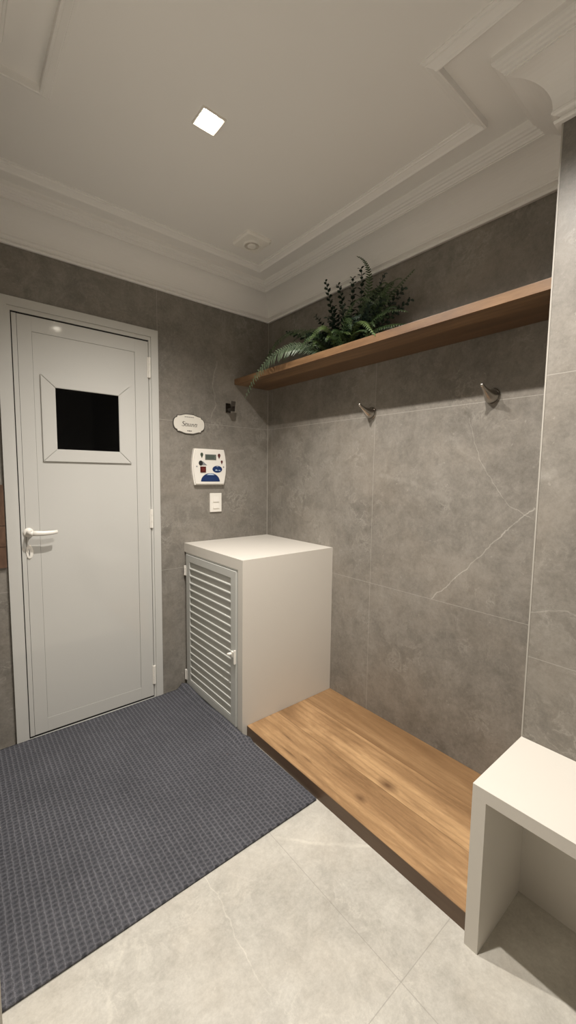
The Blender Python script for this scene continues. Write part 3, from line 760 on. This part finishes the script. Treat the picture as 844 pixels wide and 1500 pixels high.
b = new(); dm = [(-0.463 + 0.0655 * math.cos(math.radians(a)), 1.2985 + 0.0520 * math.sin(math.radians(a))) for a in range(0, 181, 9)]
prism(b, dm, YP + .001, YP - .0012, 1); dmo = obj('dome_label', b, m_blue, cp)
b = new(); prism(b, [(-0.492, 1.3385), (-0.476, 1.3475), (-0.463, 1.3492), (-0.450, 1.3475), (-0.434, 1.3385)], YP - .0012, YP - .0015, 1); obj('dome_cap_print', b, m_lblue, dmo)
b = new()
for r in range(2):
    for k in range(9 - r * 1):
        x = -0.497 + k * 0.0080; bx(b, x, x + .0045, YP - .0012, YP - .0014, 1.306 + r * .0125, 1.3085 + r * .0125)
obj('dome_text_print', b, plain('mid_blue_print', (0.04, 0.08, 0.20), 0.4), dmo)
for x, z in ((-0.5565, 1.390), (-0.3695, 1.390)):
    b = new(); prism(b, oval(x, z, 0.0045, 0.0045, 14), YP + .001, YP - .001, 1); obj('screw', b, m_grey, cp)

# ------------------------------------------------------------ switch plate
sp = empty('switch_plate', (-0.4155, 0, 1.164), 'white double rocker switch plate under the control panel', 'light switch')
b = new(); bx(b, -0.4575, -0.3745, -0.0005, -0.010, 1.104, 1.224, 0.003); obj('cover_plate', b, m_white_plastic, sp)
for zc in (1.1845, 1.1430):
    b = new(); v = [(-0.0102, zc - .016), (-0.0102, zc + .016), (-0.0115, zc + .016), (-0.0150, zc - .016)]
    v0 = [b.verts.new((-0.4375, y, z)) for y, z in v]; v1 = [b.verts.new((-0.3945, y, z)) for y, z in v]
    b.faces.new(v0); b.faces.new(v1[::-1])
    for i in range(4): b.faces.new((v0[i], v0[(i + 1) % 4], v1[(i + 1) % 4], v1[i]))
    obj('rocker', b, m_white_plastic, sp)

# ------------------------------------------------------------ plant
def leafmat(name, c1, c2, tr=0.15):
    m, t, b = mat(name); b.inputs['Roughness'].default_value = 0.45
    tc = t.nodes.new('ShaderNodeTexCoord'); n = t.nodes.new('ShaderNodeTexNoise'); n.inputs['Scale'].default_value = 35
    t.links.new(tc.outputs['Object'], n.inputs['Vector'])
    t.links.new(mixc(t, ramp(t, n.outputs['Fac'], [(0.35, 0.0), (0.65, 1.0)]), c1, c2), b.inputs['Base Color'])
    return m
m_fern = leafmat('fern_green', (0.028, 0.055, 0.018), (0.060, 0.105, 0.036))
m_fern_p = leafmat('fern_pale', (0.070, 0.105, 0.060), (0.125, 0.170, 0.100))
m_fern_y = leafmat('fern_bright', (0.055, 0.095, 0.024), (0.110, 0.165, 0.050))
m_euc = leafmat('eucalyptus_dark', (0.010, 0.026, 0.016), (0.024, 0.048, 0.030))
m_stem = plain('stem_brown', (0.06, 0.07, 0.03), 0.6)
def bez(p, n):
    p = [Vector(q) for q in p]; out = []
    for k in range(n + 1):
        t_ = k / n; q = list(p)
        while len(q) > 1: q = [q[i].lerp(q[i + 1], t_) for i in range(len(q) - 1)]
        out.append(q[0])
    return out
rnd = random.Random(11)
def keep_clear(v):                                     # leaves stay off the wall behind
    lim = -0.006 if v.z < 2.35 else -0.026
    if v.x > lim: v.x = lim
    if v.y > -0.004: v.y = -0.004
    if v.x > -0.275 and 1.90 < v.z < 1.9605: v.z = 1.9605
    return v
def frond(parent, ctrl, wmax, m, n=30, upv=(-0.50, -0.60, 0.62), droop=0.22, side=None):
    pts = bez(ctrl, n); bm = new()
    tube(bm, pts, [0.0016 * (1 - 0.7 * k / n) + 0.0003 for k in range(n + 1)], 5)
    U = Vector(upv)
    for k in range(2, n + 1):
        t_ = k / n
        ln = wmax * (math.sin(math.pi * min(1, (t_ * 0.80 + 0.16))) ** 0.8) * (1 - 0.25 * t_)
        if k >= n: ln *= 0.5
        d = (pts[min(k + 1, n)] - pts[k - 1]).normalized()
        s = d.cross(U)
        if s.length < 1e-3: s = Vector((1, 0, 0))
        s.normalize(); nn = s.cross(d).normalized()
        step = (pts[-1] - pts[0]).length / n
        for sg_ in (-1, 1):
            o = (s * sg_ * math.cos(0.5) + d * math.sin(0.5 + 0.12 * rnd.random()) - nn * droop * rnd.uniform(.4, 1.3)).normalized()
            wv = d * (step * 0.46 + 0.0014)
            p0 = pts[k]; l = ln * rnd.uniform(.88, 1.08)
            a = p0 - wv * .5; b_ = p0 + wv * .5; c = p0 + o * l * .55 + wv * .55 + nn * 0.002; e = p0 + o * l * .55 - wv * .5 + nn * 0.002; tip = p0 + o * l - nn * l * .12
            vs = [bm.verts.new(keep_clear(v_.copy())) for v_ in (a, b_, c, tip, e)]
            bm.faces.new((vs[0], vs[1], vs[2], vs[4])); bm.faces.new((vs[4], vs[2], vs[3]))
    for v in bm.verts: keep_clear(v.co)
    return obj('fern_frond', bm, m, parent)
def euc(parent, ctrl, size=0.014, n=11, name='leafy_stem', m=None):
    pts = bez(ctrl, n * 2); bm = new()
    tube(bm, pts, [0.0016] * len(pts), 5)
    for k in range(3, 2 * n + 1):
        t_ = k / (2 * n); r = 1.36 * size * (1.0 - 0.50 * t_) * rnd.uniform(.85, 1.15)
        d = (pts[min(k + 1, 2 * n)] - pts[k - 1]).normalized()
        a0 = k * 1.57 + rnd.uniform(-.3, .3)
        s = d.cross(Vector((0.3, 0.2, 1))).normalized(); q = s.cross(d).normalized()
        for sg_ in (0, math.pi):
            o = (math.cos(a0 + sg_) * s + math.sin(a0 + sg_) * q + d * 0.45).normalized()
            sd = o.cross(d).normalized(); nm = o.cross(sd).normalized()
            c0 = pts[k] + o * r * 1.1
            ring_ = []
            for j in range(9):
                a = 2 * math.pi * j / 9
                ring_.append(bm.verts.new(keep_clear(c0 + o * r * math.cos(a) + sd * r * 0.88 * math.sin(a) + nm * 0.25 * r * math.cos(a) ** 2)))
            bm.faces.new(ring_)
    for v in bm.verts: keep_clear(v.co)
    return obj(name, bm, m or m_euc, parent)
ZS = 1.9575
pl = empty('fern_arrangement', (-0.13, -0.78, ZS), 'leafy green arrangement of fern fronds and dark eucalyptus stems on the wooden shelf', 'plant')
b = new()
bmesh.ops.create_icosphere(b, subdivisions=3, radius=1.0)
for v in b.verts:
    nz = 1 + 0.10 * math.sin(v.co.x * 9 + v.co.y * 7) * math.cos(v.co.z * 8)
    v.co = Vector((-0.135 + v.co.x * 0.055 * nz, -0.80 + v.co.y * 0.16 * nz, max(ZS + 0.0006, ZS + 0.014 + v.co.z * 0.026 * nz)))
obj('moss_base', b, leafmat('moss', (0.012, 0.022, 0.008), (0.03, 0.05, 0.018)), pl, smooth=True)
B = (-0.13, -0.78, 1.975)
# long fronds, placed by their tips
F = [
 ([(-0.15, -0.70, 1.985), (-0.26, -0.66, 2.06), (-0.38, -0.50, 2.07), (-0.345, -0.24, 1.800)], 0.082, m_fern_p, 40),
 ([(-0.15, -0.68, 1.985), (-0.16, -0.52, 2.10), (-0.17, -0.36, 2.11), (-0.17, -0.20, 2.070)], 0.062, m_fern_p, 30),
 ([(-0.14, -0.70, 1.985), (-0.18, -0.60, 2.20), (-0.22, -0.42, 2.19), (-0.23, -0.30, 2.04)], 0.058, m_fern, 32),
 ([(-0.12, -0.84, 1.985), (-0.09, -0.92, 2.16), (-0.10, -1.03, 2.34), (-0.13, -0.90, 2.415)], 0.030, m_fern, 34),
 ([(-0.12, -0.86, 1.985), (-0.11, -0.98, 2.11), (-0.11, -1.10, 2.20), (-0.12, -1.22, 2.240)], 0.048, m_fern, 32),
 ([(-0.12, -0.88, 1.985), (-0.14, -1.00, 2.10), (-0.16, -1.10, 2.12), (-0.16, -1.22, 2.055)], 0.036, m_fern, 28),
 ([(-0.12, -0.90, 1.985), (-0.15, -1.00, 2.05), (-0.15, -1.12, 2.04), (-0.14, -1.24, 2.000)], 0.034, m_fern, 26),
 ([(-0.14, -0.88, 1.985), (-0.22, -0.98, 2.10), (-0.27, -1.06, 2.06), (-0.275, -1.14, 1.95)], 0.034, m_fern_y, 26),
 ([(-0.15, -0.78, 1.985), (-0.24, -0.84, 2.12), (-0.27, -0.78, 2.10), (-0.28, -0.72, 2.02)], 0.036, m_fern_y, 26),
 ([(-0.15, -0.74, 1.985), (-0.22, -0.76, 2.10), (-0.27, -0.70, 2.08), (-0.275, -0.64, 1.985)], 0.032, m_fern, 26),
 ([(-0.14, -0.82, 1.985), (-0.20, -0.92, 2.14), (-0.23, -0.94, 2.12), (-0.25, -0.98, 2.02)], 0.036, m_fern, 26),
 ([(-0.13, -0.80, 1.985), (-0.18, -0.86, 2.20), (-0.20, -0.98, 2.22), (-0.18, -1.06, 2.13)], 0.036, m_fern, 28),
 ([(-0.12, -0.76, 1.985), (-0.14, -0.68, 2.16), (-0.16, -0.58, 2.17), (-0.18, -0.48, 2.10)], 0.040, m_fern, 28),
 ([(-0.10, -0.80, 1.985), (-0.09, -0.88, 2.14), (-0.09, -0.97, 2.22), (-0.10, -1.06, 2.24)], 0.034, m_fern, 28),
 ([(-0.15, -0.72, 1.985), (-0.23, -0.66, 2.03), (-0.27, -0.58, 2.03), (-0.27, -0.50, 1.975)], 0.034, m_fern, 24),
 ([(-0.14, -0.84, 1.985), (-0.20, -0.94, 2.02), (-0.24, -1.02, 2.03), (-0.255, -1.08, 1.985)], 0.032, m_fern, 24),
]
for ctrl, wd, mm, n in F: frond(pl, ctrl, wd, mm, n)
for k in range(26):                                    # short filler fronds round the crown
    a = rnd.uniform(0, 2 * math.pi); r = rnd.uniform(.06, .12); by = rnd.uniform(-0.98, -0.60)
    tipx = max(-0.262, min(-0.03, -0.145 + r * math.cos(a)))
    frond(pl, [(-0.135, by, 1.975), (-0.14, by + 0.3 * r * math.sin(a), 2.05), (tipx, by + r * 1.0 * math.sin(a), 2.07), (tipx, by + r * 1.4 * math.sin(a), 2.00 + rnd.uniform(0, .05))], rnd.uniform(.026, .036), rnd.choice([m_fern, m_fern, m_fern_y]), 18)
E_ = [
 ([(-0.12, -0.74, 1.985), (-0.12, -0.74, 2.15), (-0.12, -0.71, 2.27), (-0.13, -0.682, 2.372)], 0.0115),
 ([(-0.12, -0.78, 1.985), (-0.12, -0.82, 2.12), (-0.12, -0.81, 2.22), (-0.13, -0.775, 2.325)], 0.0115),
 ([(-0.11, -0.80, 1.985), (-0.11, -0.86, 2.12), (-0.12, -0.87, 2.23), (-0.13, -0.874, 2.325)], 0.0125),
 ([(-0.11, -0.82, 1.985), (-0.10, -0.90, 2.12), (-0.11, -0.93, 2.24), (-0.13, -0.925, 2.350)], 0.0125),
 ([(-0.11, -0.84, 1.985), (-0.10, -0.93, 2.10), (-0.11, -1.00, 2.19), (-0.13, -1.070, 2.275)], 0.0125),
 ([(-0.10, -0.86, 1.985), (-0.09, -0.98, 2.08), (-0.10, -1.08, 2.14), (-0.12, -1.17, 2.180)], 0.0125),
 ([(-0.10, -0.88, 1.985), (-0.10, -1.00, 2.04), (-0.11, -1.10, 2.09), (-0.13, -1.215, 2.115)], 0.0120),
 ([(-0.13, -0.74, 1.985), (-0.14, -0.76, 2.08), (-0.14, -0.76, 2.14), (-0.14, -0.76, 2.22)], 0.0115),
 ([(-0.12, -0.72, 1.985), (-0.14, -0.60, 2.08), (-0.15, -0.50, 2.14), (-0.16, -0.40, 2.175)], 0.0100),
 ([(-0.14, -0.70, 1.985), (-0.20, -0.62, 2.04), (-0.24, -0.55, 2.06), (-0.25, -0.50, 2.035)], 0.0105),
 ([(-0.14, -0.76, 1.985), (-0.20, -0.76, 2.04), (-0.23, -0.72, 2.07), (-0.25, -0.68, 2.07)], 0.0105),
 ([(-0.12, -0.90, 1.985), (-0.11, -0.94, 2.08), (-0.11, -0.96, 2.13), (-0.12, -0.99, 2.19)], 0.0120),
]
for ctrl, sz in E_: euc(pl, ctrl, sz)
for k in range(38):                                    # shorter dark stems thickening the middle
    y0_ = rnd.uniform(-0.98, -0.66); fan = (y0_ + 0.80) * 0.75; h_ = rnd.uniform(0.09, 0.21) * (1.0 if y0_ > -0.92 else 0.8)
    euc(pl, [(-0.12, y0_, 1.985), (-0.11, y0_ + fan * .2, 1.985 + h_ * .6), (rnd.uniform(-.20, -.06), y0_ + fan + rnd.uniform(-.05, .03), 1.985 + h_)], 0.0125, 8)
for k in range(16):                                    # feathery fronds leaning right behind the rest
    y0_ = rnd.uniform(-0.95, -0.80); e_ = rnd.uniform(0.02, 0.25)
    frond(pl, [(-0.12, y0_, 1.985), (-0.12, y0_ - .08, 2.03 + e_ * .6), (-0.11, y0_ - .17, 2.04 + e_), (rnd.uniform(-.16, -.08), y0_ - rnd.uniform(.20, .27), 2.00 + e_ * .9)], rnd.uniform(.030, .040), m_fern, 26)
